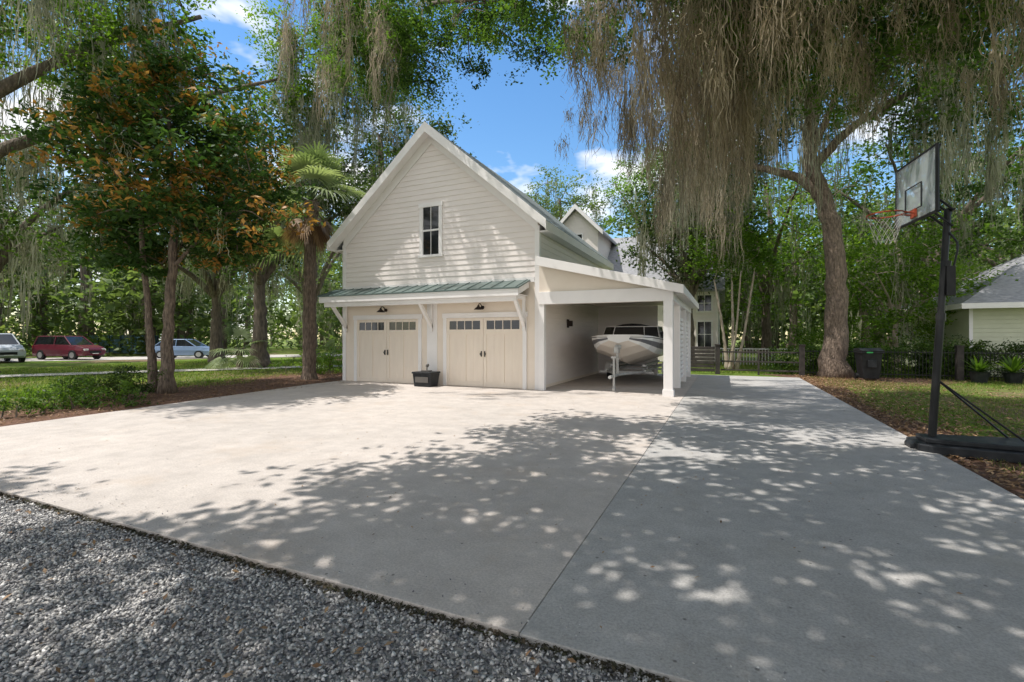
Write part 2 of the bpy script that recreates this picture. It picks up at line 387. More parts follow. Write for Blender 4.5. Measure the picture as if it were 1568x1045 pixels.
for s in (-1,1):
    xe=CX+s*4.27
    b.prism([(CX,PK-.31),(CX,PK+.03),(xe,rz(xe,.03)),(xe,rz(xe,-.26))],YF-.445,YF-.402,'y')
    b.prism([(CX,PK-.20),(CX,PK-.162),(xe-.02*s,rz(xe,-.16)),(xe-.02*s,rz(xe,-.20))],YF-.40,YF-.03,'y')
    b.prism([(CX,PK-.56),(CX,PK-.205),(CX+s*3.86,rz(CX+s*3.86,-.205)),(CX+s*3.86,rz(CX+s*3.86,-.56))],YF-.045,YF-.027,'y')
    x0,x1=sorted((CX+s*4.22,CX+s*4.26)); b.box(x0,x1,YF-.40,YB+.4,rz(xe,-.26),rz(xe,-.0))
    x0,x1=sorted((CX+s*3.9,CX+s*4.215)); b.box(x0,x1,YF-.03,YB+.4,rz(xe,-.24),rz(xe,-.20))
    xc=XL if s<0 else XR
    x0,x1=sorted((xc+s*.034,xc-s*.12)); b.box(x0,x1,YF-.036,YF-.002,0.0,5.02)
    x0,x1=sorted((xc+s*.002,xc+s*.033)); b.box(x0,x1,YF-.002,YF+.12,0.0,5.0)
wx0,wx1,wz0,wz1=-9.54,-8.64,4.32,6.14
b.box(wx0,wx0+.11,YF-.06,YF-.01,wz0+.08,wz1-.12); b.box(wx1-.11,wx1,YF-.06,YF-.01,wz0+.08,wz1-.12)
b.box(wx0-.03,wx1+.03,YF-.07,YF-.01,wz1-.12,wz1+.02); b.box(wx0-.04,wx1+.04,YF-.09,YF-.01,wz0,wz0+.08)
zm=(wz0+wz1)/2
b.box(wx0+.11,wx1-.11,YF-.05,YF-.01,zm-.03,zm+.03)
for zz0,zz1 in ((wz0+.08,zm-.03),(zm+.03,wz1-.12)):
    b.box(-9.101,-9.079,YF-.042,YF-.01,zz0,zz1)
    b.box(wx0+.11,wx0+.14,YF-.045,YF-.01,zz0,zz1); b.box(wx1-.14,wx1-.11,YF-.045,YF-.01,zz0,zz1)
for a,c in ((-12.3,-9.6),(-8.47,-5.72)):
    b.box(a-.13,a,YF-.05,YF-.001,0,2.24); b.box(c,c+.13,YF-.05,YF-.001,0,2.24); b.box(a-.16,c+.16,YF-.06,YF-.001,2.24,2.40)
b.box(-9.25,-8.85,YF-.028,YF-.001,.0,2.8)
b.obj('white_trim',G,[M['trim']],bevel=.004)
b=MB(); b.box(wx0+.11,wx1-.11,YF-.028,YF-.026,wz0+.08,wz1-.12)
b.obj('gable_window_glass',G,[M['glass']])
for i,(a,c) in enumerate(((-12.3,-9.6),(-8.47,-5.72))):
    b=MB(); gl=MB(); hw=MB(); mid=(a+c)/2
    b.box(a,c,YF-.010,YF-.001,.0,2.24)
    for l0,l1 in ((a,mid-.006),(mid+.006,c)):
        w=l1-l0
        b.box(l0,l0+.11,YF-.034,YF-.010,.02,2.22); b.box(l1-.11,l1,YF-.034,YF-.010,.02,2.22)
        b.box(l0+.11,l1-.11,YF-.033,YF-.010,.02,.16); b.box(l0+.11,l1-.11,YF-.033,YF-.010,1.70,1.86); b.box(l0+.11,l1-.11,YF-.033,YF-.010,2.14,2.22)
        b.box((l0+l1)/2-.05,(l0+l1)/2+.05,YF-.033,YF-.010,.16,1.70)
        for q in (.27,.73): 
            xx=l0+w*q; b.box(xx-.003,xx+.003,YF-.014,YF-.010,.16,1.7)
        gl.box(l0+.11,l1-.11,YF-.014,YF-.0105,1.86,2.14)
        for q in (1,2,3):
            xx=l0+.11+(w-.22)*q/4; b.box(xx-.013,xx+.013,YF-.028,YF-.0145,1.86,2.14)
    for zz in (.56,1.13): b.box(a+.002,c-.002,YF-.0355,YF-.0345,zz,zz+.004)
    for s in (-1,1):
        hw.box(mid+s*.06-.012,mid+s*.06+.012,YF-.07,YF-.036,.98,1.16)
        hw.tube([(mid+s*.06,YF-.06,1.12),(mid+s*.1,YF-.075,1.07),(mid+s*.06,YF-.06,1.0)],.012,6)
    b.obj('garage_door_panel_%d'%i,G,[M['door']],bevel=.003); gl.obj('door_windows_%d'%i,G,[M['glass']]); hw.obj('door_handles_%d'%i,G,[M['blk']])
# pent roof over doors
AX0,AX1,AY=-13.27,-5.5,12.75
b=MB()
b.prism([(AY-.03,3.075),(YF-.04,3.38),(YF-.04,3.34),(AY-.03,3.035)],AX0-.03,AX1+.03,'x')
x=AX0
while x<AX1:
    b.prism([(AY-.03,3.076),(YF-.04,3.381),(YF-.04,3.40),(AY-.03,3.095)],x,x+.022,'x'); x+=.405
b.obj('pent_roof_metal',G,[M['groof']])
b=MB()
b.box(AX0,AX1,AY,AY+.04,2.83,3.035)
b.box(AX0+.15,AX1-.12,AY+.10,AY+.24,2.68,2.86)
b.box(XL+.13,XR-.13,YF-.034,YF-.001,3.30,3.455)
for xx in (AX0,AX1-.04): b.prism([(AY+.041,2.86),(AY+.041,3.04),(YF-.04,3.33),(YF-.04,3.14)],xx,xx+.04,'x')
b.box(AX0+.041,AX1-.041,AY+.041,YF-.03,2.87,2.89)
for xx in (-12.78,-9.05,-5.66):
    b.prism([(AY+.12,2.68),(AY+.26,2.68),(YF-.06,2.05),(YF-.06,1.88)],xx-.05,xx+.05,'x')
    b.box(xx-.05,xx+.05,YF-.11,YF-.061,1.8,2.86); b.box(xx-.05,xx+.05,AY+.25,YF-.112,2.76,2.865)
b.obj('pent_roof_trim',G,[M['trim']],bevel=.005)
brz=pmat('dark_bronze',(.03,.02,.015),(.02,.014,.012))
for i,xx in enumerate((-10.95,-7.1)):
    b=MB(); b.tube([(xx,YF-.062,2.56),(xx,YF-.1,2.56)],.06,12)
    b.tube(curve([(xx,YF-.1,2.56),(xx,YF-.2,2.66),(xx,YF-.30,2.67),(xx,YF-.35,2.61)],10),.014,8)
    b.tube([(xx,YF-.35,2.62),(xx,YF-.35,2.57),(xx,YF-.35,2.53),(xx,YF-.35,2.48)],[.03,.045,.10,.15],16)
    b.obj('gooseneck_lamp_%d'%i,G,[brz],smooth=False)
# ------------------------------------------------------------------ carport (lean-to)
K=empty('carport',(-3.3,17,0))
zt=lambda x:4.03-(x+5.2)*.25
b=MB(); b.prism([(-5.16,zt(-5.16)-.10),(-5.16,zt(-5.16)),(-1.02,zt(-1.02)),(-1.02,zt(-1.02)-.10)],13.3,21.2,'y')
b.obj('lean_to_roof',K,[M['groof']])
b=MB()
b.prism([(-5.16,zt(-5.16)-.26),(-5.16,zt(-5.16)+.012),(-.99,zt(-.99)+.012),(-.99,zt(-.99)-.22)],13.25,13.296,'y')
b.box(-1.018,-.985,13.30,21.2,zt(-1)-.2,zt(-1)+.0)
b.box(-5.15,-1.27,13.50,13.72,2.60,2.97)
b.box(-1.53,-1.27,13.721,21.0,2.60,2.95)
b.box(-1.525,-1.285,13.49,13.73,.18,2.6); b.box(-1.55,-1.26,13.465,13.755,-.002,.18)
b.box(-5.16,-4.98,13.52,13.70,.0,2.6)
for y in (16.0,18.4,20.8):
    b.box(-1.51,-1.29,y-.1,y+.1,-.002,2.6)
for (ya,yb) in ((16.1,18.3),(18.5,20.7)):
    z=.22
    while z<2.3: b.box(-1.42,-1.38,ya,yb,z,z+.10); z+=.15
y=13.9
while y<21: b.box(-1.27,-1.03,y,y+.05,zt(-1.1)-.24,zt(-1.1)-.13); y+=.6
b.obj('posts_and_beams',K,[M['trim']],bevel=.005)
b=MB(); b.prism([(-5.15,2.971),(-1.3,2.971),(-1.3,zt(-1.3)-.102),(-5.15,zt(-5.15)-.102)],13.56,13.62,'y')
b.prism([(-1.3,2.951),(-1.3,2.96),(-5.14,2.96),(-5.14,2.951)],13.73,21.0,'y')
b.obj('cream_panels',K,[M['tan']])
b=MB(); z=.02
while z<2.9:
    z1=min(z+e,2.94); course_y(b,20.9,1,z,-5.15,-2.6,z1,-5.15,-2.6); z+=e
b.box(-5.15,-2.6,20.901,21.0,0,2.94)
b.obj('rear_siding',K,[M['siding']])
b=MB(); b.box(-5.175,-5.14,16.4,16.6,1.95,2.25); b.box(-5.14,-5.0,16.43,16.57,2.0,2.2); b.obj('wall_lantern',K,[brz],bevel=.01)
# ------------------------------------------------------------------ boat on trailer
Bt=empty('motorboat_on_trailer',(-3.05,17.5,0)); bx=-3.05
ys=[15.0,15.15,15.5,16.1,17.0,18.2,19.5,20.5]
wg=[.35,.72,.98,1.12,1.18,1.2,1.2,1.18]
zg=[1.62,1.62,1.60,1.56,1.52,1.48,1.46,1.44]
zk=[1.42,1.20,.95,.76,.66,.62,.60,.60]
st=[]
for y,w,zz,k_ in zip(ys,wg,zg,zk):
    ch=k_+(zz-k_)*.42
    st.append([(0,k_),(w*.45,k_+(ch-k_)*.55),(w*.84,ch),(w*.93,ch+(zz-ch)*.35),(w*.985,ch+(zz-ch)*.72),(w,zz-.02),(w+.025,zz),(w+.0,zz+.04),(w*.82,zz+.07)])
b=MB(); mats=[2,2,0,1,0,3,0,0]
for s in (-1,1):
    for i in range(len(ys)-1):
        for j in range(8):
            q=[(bx+s*st[i][j][0],ys[i],st[i][j][1]),(bx+s*st[i+1][j][0],ys[i+1],st[i+1][j][1]),(bx+s*st[i+1][j+1][0],ys[i+1],st[i+1][j+1][1]),(bx+s*st[i][j+1][0],ys[i],st[i][j+1][1])]
            b.add(q,[(0,1,2,3)],mats[j])
for i in (0,-1):
    P=[(bx+p[0],ys[i],p[1]) for p in st[i]]+[(bx-p[0],ys[i],p[1]) for p in reversed(st[i][1:])]
    b.add(P,[tuple(range(len(P)))],0)
for i in range(len(ys)-1):
    a_,c_=st[i][-1],st[i+1][-1]
    b.add([(bx-a_[0],ys[i],a_[1]),(bx+a_[0],ys[i],a_[1]),(bx+c_[0],ys[i+1],c_[1]),(bx-c_[0],ys[i+1],c_[1])],[(0,1,2,3)],0)
hullw=pmat('gelcoat_white',(.85,.84,.82),(.80,.79,.77),2,.25,spec=.6); hulls=pmat('hull_stripe',(.16,.16,.17),(.12,.12,.13),2,.3); hullc=pmat('hull_bottom',(.80,.72,.63),(.74,.66,.58),2,.35)
b.obj('hull',Bt,[hullw,hulls,hullc,M['bplast']],smooth=False)
b=MB()
wsb=[(-1.0,17.0),(-.55,16.65),(.55,16.65),(1.0,17.0),(1.05,18.0)]; 
for i in range(4):
    (x0,y0),(x1,y1)=wsb[i],wsb[i+1]
    b.add([(bx+x0,y0,1.58),(bx+x1,y1,1.58),(bx+x1*.9,y1+.25,1.98),(bx+x0*.9,y0+.25,1.98)],[(0,1,2,3)],0)
b.obj('windshield',Bt,[M['glass']])
b=MB()
for i in range(4):
    (x0,y0),(x1,y1)=wsb[i],wsb[i+1]
    b.tube([(bx+x0*.9,y0+.25,1.98),(bx+x1*.9,y1+.25,1.98)],.015,6); b.tube([(bx+x0,y0,1.57),(bx+x0*.9,y0+.25,1.98)],.014,6)
b.obj('windshield_frame',Bt,[M['trim']])
b=MB()
P=[]
for i,(y,w,h) in enumerate([(17.05,.90,.40),(17.4,1.02,.54),(18.0,1.10,.52),(19.0,1.12,.38),(20.2,1.08,.25)]):
    P.append([(bx+w*math.cos(t),y,1.56+h*math.sin(t)**.8) for t in np.linspace(0,math.pi,11)])
for i in range(4):
    b.add(P[i]+P[i+1],[(j,j+1,j+12,j+11) for j in range(10)])
b.add(P[0],[tuple(range(11))])
b.obj('canvas_cover',Bt,[pmat('black_canvas',(.02,.02,.022),(.035,.035,.038),6,.8,bump=.5,bscale=6,dist=.05)],smooth=True)
b=MB()
for s in (-1,1):
    b.box(bx+s*.62-.04,bx+s*.62+.04,16.2,20.6,.42,.52)
    b.tube([(bx+s*.62,16.25,.46),(bx,14.9,.44)],.045,6)
    b.box(bx+s*.55-.06,bx+s*.55+.06,16.6,20.3,.60,.68)
    for y in (17,19.6): b.box(bx+s*.58-.03,bx+s*.58+.03,y,y+.06,.50,.62)
for y in (16.3,18.3,20.3): b.box(bx-.9,bx+.9,y,y+.08,.40,.46)
b.tube([(bx,15.2,.44),(bx,13.75,.44)],.05,6)
b.tube([(bx,14.9,.44),(bx,14.8,1.2)],.045,6); b.box(bx-.07,bx+.07,14.65,14.9,1.12,1.3)
b.box(bx-.09,bx+.09,14.9,15.02,1.24,1.36)
b.tube([(bx+.05,14.1,1.0),(bx+.05,14.1,.12)],.035,8); b.box(bx-.02,bx+.12,14.04,14.16,.98,1.04); b.tube([(bx+.1,14.1,.95),(bx+.24,14.1,.99)],.012,6)
b.tube([(bx+.02,14.1,.075),(bx+.09,14.1,.075)],.075,14)
b.obj('trailer_frame',Bt,[pmat('galvanised_steel',(.50,.50,.48),(.38,.38,.37),8,.45,metal=.3)],bevel=.003)
b=MB(); 
for s in (-1,1):
    b.tube([(bx+s*.95,18.6,.31),(bx+s*1.13,18.6,.31)],.31,20)
b.obj('trailer_tyres',Bt,[M['bplast']],bevel=.02)
b=MB()
for s in (-1,1):
    x0,x1=sorted((bx+s*.92,bx+s*1.16))
    A=[(18.6+.40*math.cos(t),.31+.38*math.sin(t)) for t in np.linspace(0,math.pi,9)]; A2=[(18.6+.36*math.cos(t),.31+.34*math.sin(t)) for t in np.linspace(math.pi,0,9)]
    b.prism(A+A2,x0,x1,'x')
b.obj('trailer_fenders',Bt,[hullw])
# ------------------------------------------------------------------ storage tub by doors
P_=empty('storage_bin',(-8.95,13.15,0)); b=MB()
b.hexa([(-9.28,12.92,0),(-8.66,12.92,0),(-8.66,13.38,0),(-9.28,13.38,0),(-9.31,12.88,.42),(-8.61,12.88,.42),(-8.61,13.42,.42),(-9.31,13.42,.42)])
b.box(-9.33,-8.59,12.85,13.44,.42,.48)
b.obj('tub',P_,[M['bplast']],bevel=.015)
b=MB(); b.box(-9.1,-8.8,13.05,13.25,.481,.52); b.tube([(-8.93,13.15,.52),(-8.93,13.15,.64)],[.02,.02],8); b.tube([(-8.93,13.15,.64),(-8.9,13.15,.70),(-8.86,13.15,.72)],[.05,.055,.02],8)
b.box(-9.2,-8.7,12.862,12.879,.14,.32)
b.obj('lid_fitting',P_,[pmat('grey_plastic',(.13,.12,.11))],bevel=.005)

# ------------------------------------------------------------------ basketball hoop
H=empty('basketball_hoop',(2.8,8.8,0))
b=MB()
b.prism([(2.50,8.50),(2.62,8.40),(3.95,8.22),(4.05,8.3),(4.05,9.25),(3.95,9.33),(2.62,9.12),(2.50,9.02)],-.035,.10,'z')
b.prism([(2.60,8.55),(3.9,8.36),(3.95,9.15),(2.60,8.98)],.101,.17,'z')
b.tube([(2.5,8.62,.03),(2.5,8.9,.03)],.06,12)
b.obj('base_tank',H,[M['bplast']],bevel=.03)
b=MB()
b.tube([(2.74,8.8,.1),(2.84,8.8,1.9)],[.05,.05],14); b.tube([(2.84,8.8,1.88),(2.93,8.82,3.45)],[.043,.043],14)
b.tube([(2.90,8.8,2.62),(2.91,8.8,2.7)],.055,10); b.tube([(2.84,8.8,1.84),(2.843,8.8,1.95)],.058,12)
for y in (8.5,9.08): b.tube([(2.79,8.8,1.0),(3.7,y,.15)],.014,6)
for zz in (3.42,3.18):
    for y in (8.72,8.9): b.tube([(2.95,y,zz),(2.66,y+.04,zz+.32)],.016,6)
b.tube([(2.96,8.72,3.42),(2.96,8.94,3.42)],.02,6)
b.tube(curve([(2.93,8.78,3.1),(3.02,8.76,2.9),(2.95,8.76,2.5)],6),.014,6)
b.box(2.89,2.99,8.74,8.88,2.2,2.62)
b.obj('pole_and_struts',H,[M['blk']],smooth=False)
b=MB(); b.hexa([(2.645,8.35,3.34),(2.675,8.35,3.34),(2.535,9.5,3.34),(2.505,9.5,3.34),(2.645,8.35,4.25),(2.675,8.35,4.25),(2.535,9.5,4.25),(2.505,9.5,4.25)])
m,nt,out=_nt('acrylic_board')
pb=bsdf(nt,out,(.60,.64,.65),.25,0,.4); 
tr=N(nt,'ShaderNodeBsdfTransparent'); tr.inputs[0].default_value=(.88,.93,.94,1); mx=N(nt,'ShaderNodeMixShader'); mx.inputs[0].default_value=.38
nt.links.new(tr.outputs[0],mx.inputs[1]); nt.links.new(pb.outputs[0],mx.inputs[2]); nt.links.new(mx.outputs[0],out.inputs['Surface'])
b.obj('backboard_panel',H,[m])
b=MB()
def bp(s,z,o=0):
    return (2.66+(2.52-2.66)*s+o,8.35+1.15*s,z)
C4=[bp(0,3.34),bp(1,3.34),bp(1,4.25),bp(0,4.25)]
for i in range(4): b.tube([C4[i],C4[(i+1)%4]],.024,6)
D4=[bp(.3,3.5,-.03),bp(.7,3.5,-.03),bp(.7,3.85,-.03),bp(.3,3.85,-.03)]
for i in range(4): b.tube([D4[i],D4[(i+1)%4]],.010,4)
for s_,z_ in ((0,4.25),(1,4.25),(0,3.34),(1,3.34)): b.tube([bp(s_,z_,.03),bp(.5,3.65,.05)],.018,5)
b.obj('backboard_frame',H,[M['blk']])
rc=(2.22,8.9,3.46); b=MB()
b.tube([(rc[0]+.23*math.cos(t),rc[1]+.23*math.sin(t),rc[2]) for t in np.linspace(0,2*math.pi,25)],.011,6,cap=False)
b.tube([(rc[0]+.2,rc[1]-.1,rc[2]),(2.58,8.84,rc[2]-.03)],.011,6); b.tube([(rc[0]+.2,rc[1]+.1,rc[2]),(2.58,8.98,rc[2]-.03)],.011,6)
b.box(2.545,2.575,8.82,9.0,3.38,3.50)
b.obj('rim',H,[pmat('orange_steel',(.40,.07,.03),(.25,.06,.03),9,.6)])
b=MB()
for k in range(12):
    for d in (1,-1):
        P=[]
        for j in range(6):
            t=2*math.pi*(k+d*j*.5)/12; r=.23-.022*j; P.append((rc[0]+r*math.cos(t),rc[1]+r*math.sin(t),rc[2]-.085*j))
        b.tube(P,.0024,3,cap=False)
b.obj('net',H,[pmat('net_cord',(.45,.43,.40))])
# ------------------------------------------------------------------ trash cart
def cart(x,y,rot,mat,lidmat):
    r=empty('wheeled_trash_bin',(x,y,0)); X=xfm((x,y,-.04),rot); b=MB()
    vs=[(-.26,-.30,.08),(.26,-.30,.08),(.26,.27,.08),(-.26,.27,.08),(-.33,-.41,1.08),(.33,-.41,1.08),(.33,.39,1.08),(-.33,.39,1.08)]
    b.hexa([tuple(X@Vector(p)) for p in vs]); b.box(-.36,.36,-.45,.43,1.04,1.10,xf=X)
    b.box(-.15,.15,-.42,-.36,.5,.8,xf=X)
    b.obj('body',r,[mat],bevel=.02)
    b=MB(); b.prism([(-.47,1.11),(-.47,1.15),(-.1,1.24),(.41,1.20),(.45,1.11)],-.36,.36,'x',xf=X); b.obj('lid',r,[lidmat],bevel=.015)
    b=MB(); b.box(-.2,.0,-.475,-.455,1.05,1.10,xf=X); b.obj('green_label',r,[pmat('green_label',(.05,.35,.10))])
    b=MB(); 
    for s in (-1,1): b.tube([(s*.26,.3,.13),(s*.33,.3,.13)],.13,14,xf=X)
    b.tube([(-.25,.52,1.08),(.25,.52,1.08)],.02,8,xf=X); b.obj('wheels_and_handle',r,[M['blk']])
cart(5.0,22.2,.1,M['bplast'],M['bplast'])
# ------------------------------------------------------------------ fences
FY=23.4
F_=empty('black_metal_fence',(7,FY,0)); b=MB()
x=3.15
while x<16: 
    if not any(abs(x-q)<.12 for q in (8.1,13.2)): b.box(x,x+.018,FY-.009,FY+.009,-.05,1.10)
    x+=.11
for z in (.12,1.0): 
    for xa,xb in ((3.07,8.0),(8.2,13.1),(13.3,16)): b.box(xa,xb,FY-.018,FY+.018,z,z+.035)
b.obj('pickets',F_,[M['blk']])
F2=empty('slatted_wooden_gate',(0,FY,0)); b=MB(); wood=pmat('weathered_wood',(.085,.072,.065),(.045,.04,.037),4,.9,bump=.5,bscale=12,st=(1,1,1))
for x in (-.3,2.97,8.1,13.2): 
    b.box(x-.1,x+.1,FY-.14,FY+.10,-.05,1.25); b.box(x-.12,x+.12,FY-.16,FY+.12,1.251,1.30)
for k in range(7): 
    b.box(-1.6,-.42,FY-.03,FY+.01,.06+k*.165,.06+k*.165+.135)
b.box(-1.6,-1.52,FY-.06,FY-.031,0,1.25)
for z in (.92,.5,.12): b.box(-.18,2.86,FY-.02,FY+.02,z,z+.07)
b.box(1.3,1.38,FY-.03,FY+.03,-.05,1.05)
b.obj('posts_and_boards',F2,[wood],bevel=.006)
F3=empty('white_railing',(1.5,31,0)); b=MB()
x=-.3
while x<4.5: b.box(x,x+.04,31,31.04,0,.9); x+=.16
b.box(-.3,4.5,30.98,31.06,.9,.97); b.obj('rails',F3,[M['trim']])
def potplant(x,y,sz):
    r=empty('potted_agave',(x,y,0)); b=MB()
    b.tube([(x,y,-.05),(x,y,.32),(x,y,.36)],[.20,.28,.30],16); b.obj('pot',r,[M['bplast']])
    n=34; V=[];F=[];vv=[]
    for i in range(n):
        a=rng.uniform(0,6.28); el=rng.uniform(.35,1.4); L=sz*rng.uniform(.7,1.1); d=np.array([math.cos(a)*math.cos(el),math.sin(a)*math.cos(el),math.sin(el)]); s=np.array([-math.sin(a),math.cos(a),0])
        o=len(V); b0=np.array([x,y,.34])
        for t,w in ((0,.03),(.35,.055),(.7,.035),(1,.003)):
            p=b0+d*L*t-np.array([0,0,.25*L*t*t]); V+= [p-s*w,p+s*w]
        for k in range(3): F.append((o+2*k,o+2*k+1,o+2*k+3,o+2*k+2))
        vv+=[rng.random()]*8
    npmesh('leaves',np.array(V),np.array(F),M['bright'],r,np.array(vv))
potplant(8.35,22.5,.8); potplant(9.3,22.6,.95); potplant(10.2,22.3,.9)
# ------------------------------------------------------------------ other houses
HW=empty('white_house',(-8,38,0)); b=MB(); c=MB(); w=MB(); t=MB()
b.box(-15,-.4,33,43,0,4.7)
c.prism([(32.6,4.65),(38,9.5),(43.4,4.65),(43.4,4.5),(38,9.3),(32.6,4.5)],-15.4,0,'x')
b.box(-11.2,-8.1,32.9,38,0,9.2); b.prism([(-11.2,9.2),(-8.1,9.2),(-9.65,10.7)],32.9,38,'y')
for s in (-1,1): c.prism([(-9.65,10.75),(-9.65,11.0),(-9.65+s*1.95,8.95),(-9.65+s*1.95,8.75)],32.5,39,'y')
for s in (-1,1): t.prism([(-9.65,10.68),(-9.65,11.02),(-9.65+s*1.98,8.97),(-9.65+s*1.98,8.68)],32.44,32.49,'y')
for x,z0,z1 in ((-9.65,7.4,8.9),(-1.2,1.0,2.6),(-3.2,1.,2.6),(-1.2,3.3,4.3)):
    yw=32.9 if z0>5 else 33.0
    w.box(x-.4,x+.4,yw-.04,yw-.02,z0,z1)
    t.box(x-.5,x-.4,yw-.06,yw-.01,z0-.1,z1+.1); t.box(x+.4,x+.5,yw-.06,yw-.01,z0-.1,z1+.1); t.box(x-.4,x+.4,yw-.06,yw-.01,z1,z1+.1); t.box(x-.4,x+.4,yw-.06,yw-.01,z0-.1,z0); t.box(x-.02,x+.02,yw-.06,yw-.041,z0,z1); t.box(x-.398,x+.398,yw-.057,yw-.041,(z0+z1)/2-.02,(z0+z1)/2+.02)
b.obj('walls',HW,[M['siding']]); c.obj('roof',HW,[M['shingle']]); w.obj('windows',HW,[M['glass']]); t.obj('trim',HW,[M['trim']])
HR=empty('side_house',(14,30,0)); b=MB(); c=MB(); t=MB(); w=MB()
sage=pmat('pale_green_siding',(.64,.65,.49),(.59,.60,.45),2,.7)
z=0
b.box(9.4,22,26,36,0,2.95)
while z<2.9:
    b.hexa([(9.37,25.975,z),(22,25.975,z),(22,25.999,z),(9.37,25.999,z),(9.37,25.99,z+.17),(22,25.99,z+.17),(22,25.999,z+.17),(9.37,25.999,z+.17)]); z+=.18
c.add([(8.9,25.4,3.0),(22.5,25.4,3.0),(22.5,36.6,3.0),(8.9,36.6,3.0),(13.9,31,6.0),(18,31,6.0)],[(0,1,5,4),(1,2,5),(2,3,4,5),(3,0,4)])
t.box(8.9,22.5,25.36,25.4,2.78,3.0); t.box(8.86,8.9,25.36,36.6,2.78,3.0); t.box(8.92,22.4,25.41,25.98,2.8,2.84); t.box(8.92,9.38,25.98,36.5,2.8,2.84)
t.box(9.3,9.42,25.93,25.97,0,2.8)
w.box(13,14.2,25.93,25.96,1,2.3)
b.obj('walls',HR,[sage]); c.obj('roof',HR,[M['shingle']]); t.obj('trim',HR,[M['trim']]); w.obj('windows',HR,[M['glass']])
# ------------------------------------------------------------------ cars
def car(name,x,y,rot,col,L=4.6,Wd=1.85,Ht=1.65,suv=True):
    r=empty(name,(x,y,0)); X=xfm((x,y,-.03),rot)@Matrix.Diagonal((L/4.6,Wd/1.85,Ht/1.65,1))
    paint=pmat(name+'_paint',col,tuple(c*.9 for c in col),1,.25,spec=.6)
    b=MB()
    def sec(xx,hw,z0,z1,hw2): return [(xx,-hw*.92,z0),(xx,-hw,z0+.15),(xx,-hw,(z0+z1)/2+.05),(xx,-hw2,z1),(xx,hw2,z1),(xx,hw,(z0+z1)/2+.05),(xx,hw,z0+.15),(xx,hw*.92,z0)]
    S=[sec(-2.3,.78,.40,.80,.70),sec(-2.2,.88,.28,1.0,.80),sec(-1.5,.92,.25,1.06,.84),sec(0,.925,.25,1.04,.85),sec(1.0,.92,.25,1.02,.84),sec(1.6,.9,.25,.98,.80),sec(2.15,.85,.28,.84,.74),sec(2.3,.75,.38,.70,.66)]
    for i in range(len(S)-1):
        v=[tuple(X@Vector(p)) for p in S[i]+S[i+1]]
        b.add(v,[(j,(j+1)%8,(j+1)%8+8,j+8) for j in range(8)])
    b.add([tuple(X@Vector(p)) for p in S[0]],[tuple(range(8))]); b.add([tuple(X@Vector(p)) for p in S[-1]],[tuple(range(8))])
    rx0,rx1=(-2.0,.35) if suv else (-1.3,.25)
    b.hexa([tuple(X@Vector(p)) for p in [(rx0,-.64,1.60),(rx1,-.64,1.60),(rx1,.64,1.60),(rx0,.64,1.60),(rx0+.1,-.58,1.65),(rx1-.1,-.58,1.65),(rx1-.1,.58,1.65),(rx0+.1,.58,1.65)]])
    bx0,bx1=(-2.15,1.15) if suv else (-1.95,1.15)
    for px0,px1 in ((bx0,rx0),(bx1,rx1),(-.35,-.35)):
        for s in (-1,1):
            b.tube([(px0,s*.80,1.0),(px1,s*.63,1.62)],.045,5,xf=X)
    b.obj('body',r,[paint],bevel=.02)
    gl=MB(); gl.hexa([tuple(X@Vector(p)) for p in [(bx0,-.78,1.0),(bx1,-.78,1.0),(bx1,.78,1.0),(bx0,.78,1.0),(rx0,-.62,1.6),(rx1,-.62,1.6),(rx1,.62,1.6),(rx0,.62,1.6)]]); gl.obj('windows',r,[M['glass']])
    wh=MB(); hub=MB()
    for xx in (-1.4,1.4):
        for s in (-1,1):
            wh.tube([(xx,s*.72,.33),(xx,s*.94,.33)],.33,18,xf=X); hub.tube([(xx,s*.935,.33),(xx,s*.95,.33)],.2,12,xf=X)
    wh.obj('tyres',r,[M['bplast']]); hub.obj('hubs',r,[pmat(name+'_hub',(.5,.5,.5),metal=.6,rough=.3)])
    l=MB()
    for s in (-1,1): l.box(2.16,2.30,s*.62-.14,s*.62+.14,.62,.76,xf=X)
    l.box(2.26,2.33,-.4,.4,.45,.6,mat=1,xf=X); l.box(2.315,2.335,-.22,.22,.40,.45,mat=0,xf=X)
    for s in (-1,1): l.box(-2.31,-2.2,s*.7-.1,s*.7+.1,.75,.98,mat=2,xf=X)
    l.obj('lights_and_grille',r,[M['trim'],M['blk'],pmat(name+'_tail',(.4,.02,.02),rough=.3)],bevel=.01)
car('parked_suv',-44.6,19.0,.25,(.14,.02,.035),Ht=1.75,suv=True)
car('parked_sedan',-39.2,24.1,math.radians(30),(.22,.32,.50),Ht=1.5,suv=False)
car('parked_van',-44.0,14.9,-.1,(.55,.58,.62),Ht=1.9,suv=True)
cf=empty('court_fence',(-58,24,0)); b=MB()
for i in range(9): 
    x=-66+i*2.2; b.tube([(x,28-i*.1,0),(x,28-i*.1,2.4)],.04,6)
b.tube([(-66,28,2.4),(-48.4,27.2,2.4)],.03,6); b.obj('posts',cf,[M['blk']])
b=MB(); b.hexa([(-66,28.06,.05),(-48.4,27.26,.05),(-48.4,27.28,.05),(-66,28.08,.05),(-66,28.06,1.8),(-48.4,27.26,1.8),(-48.4,27.28,1.8),(-66,28.08,1.8)]); b.obj('blue_windscreen',cf,[pmat('blue_mesh',(.14,.26,.36),(.18,.30,.40))])

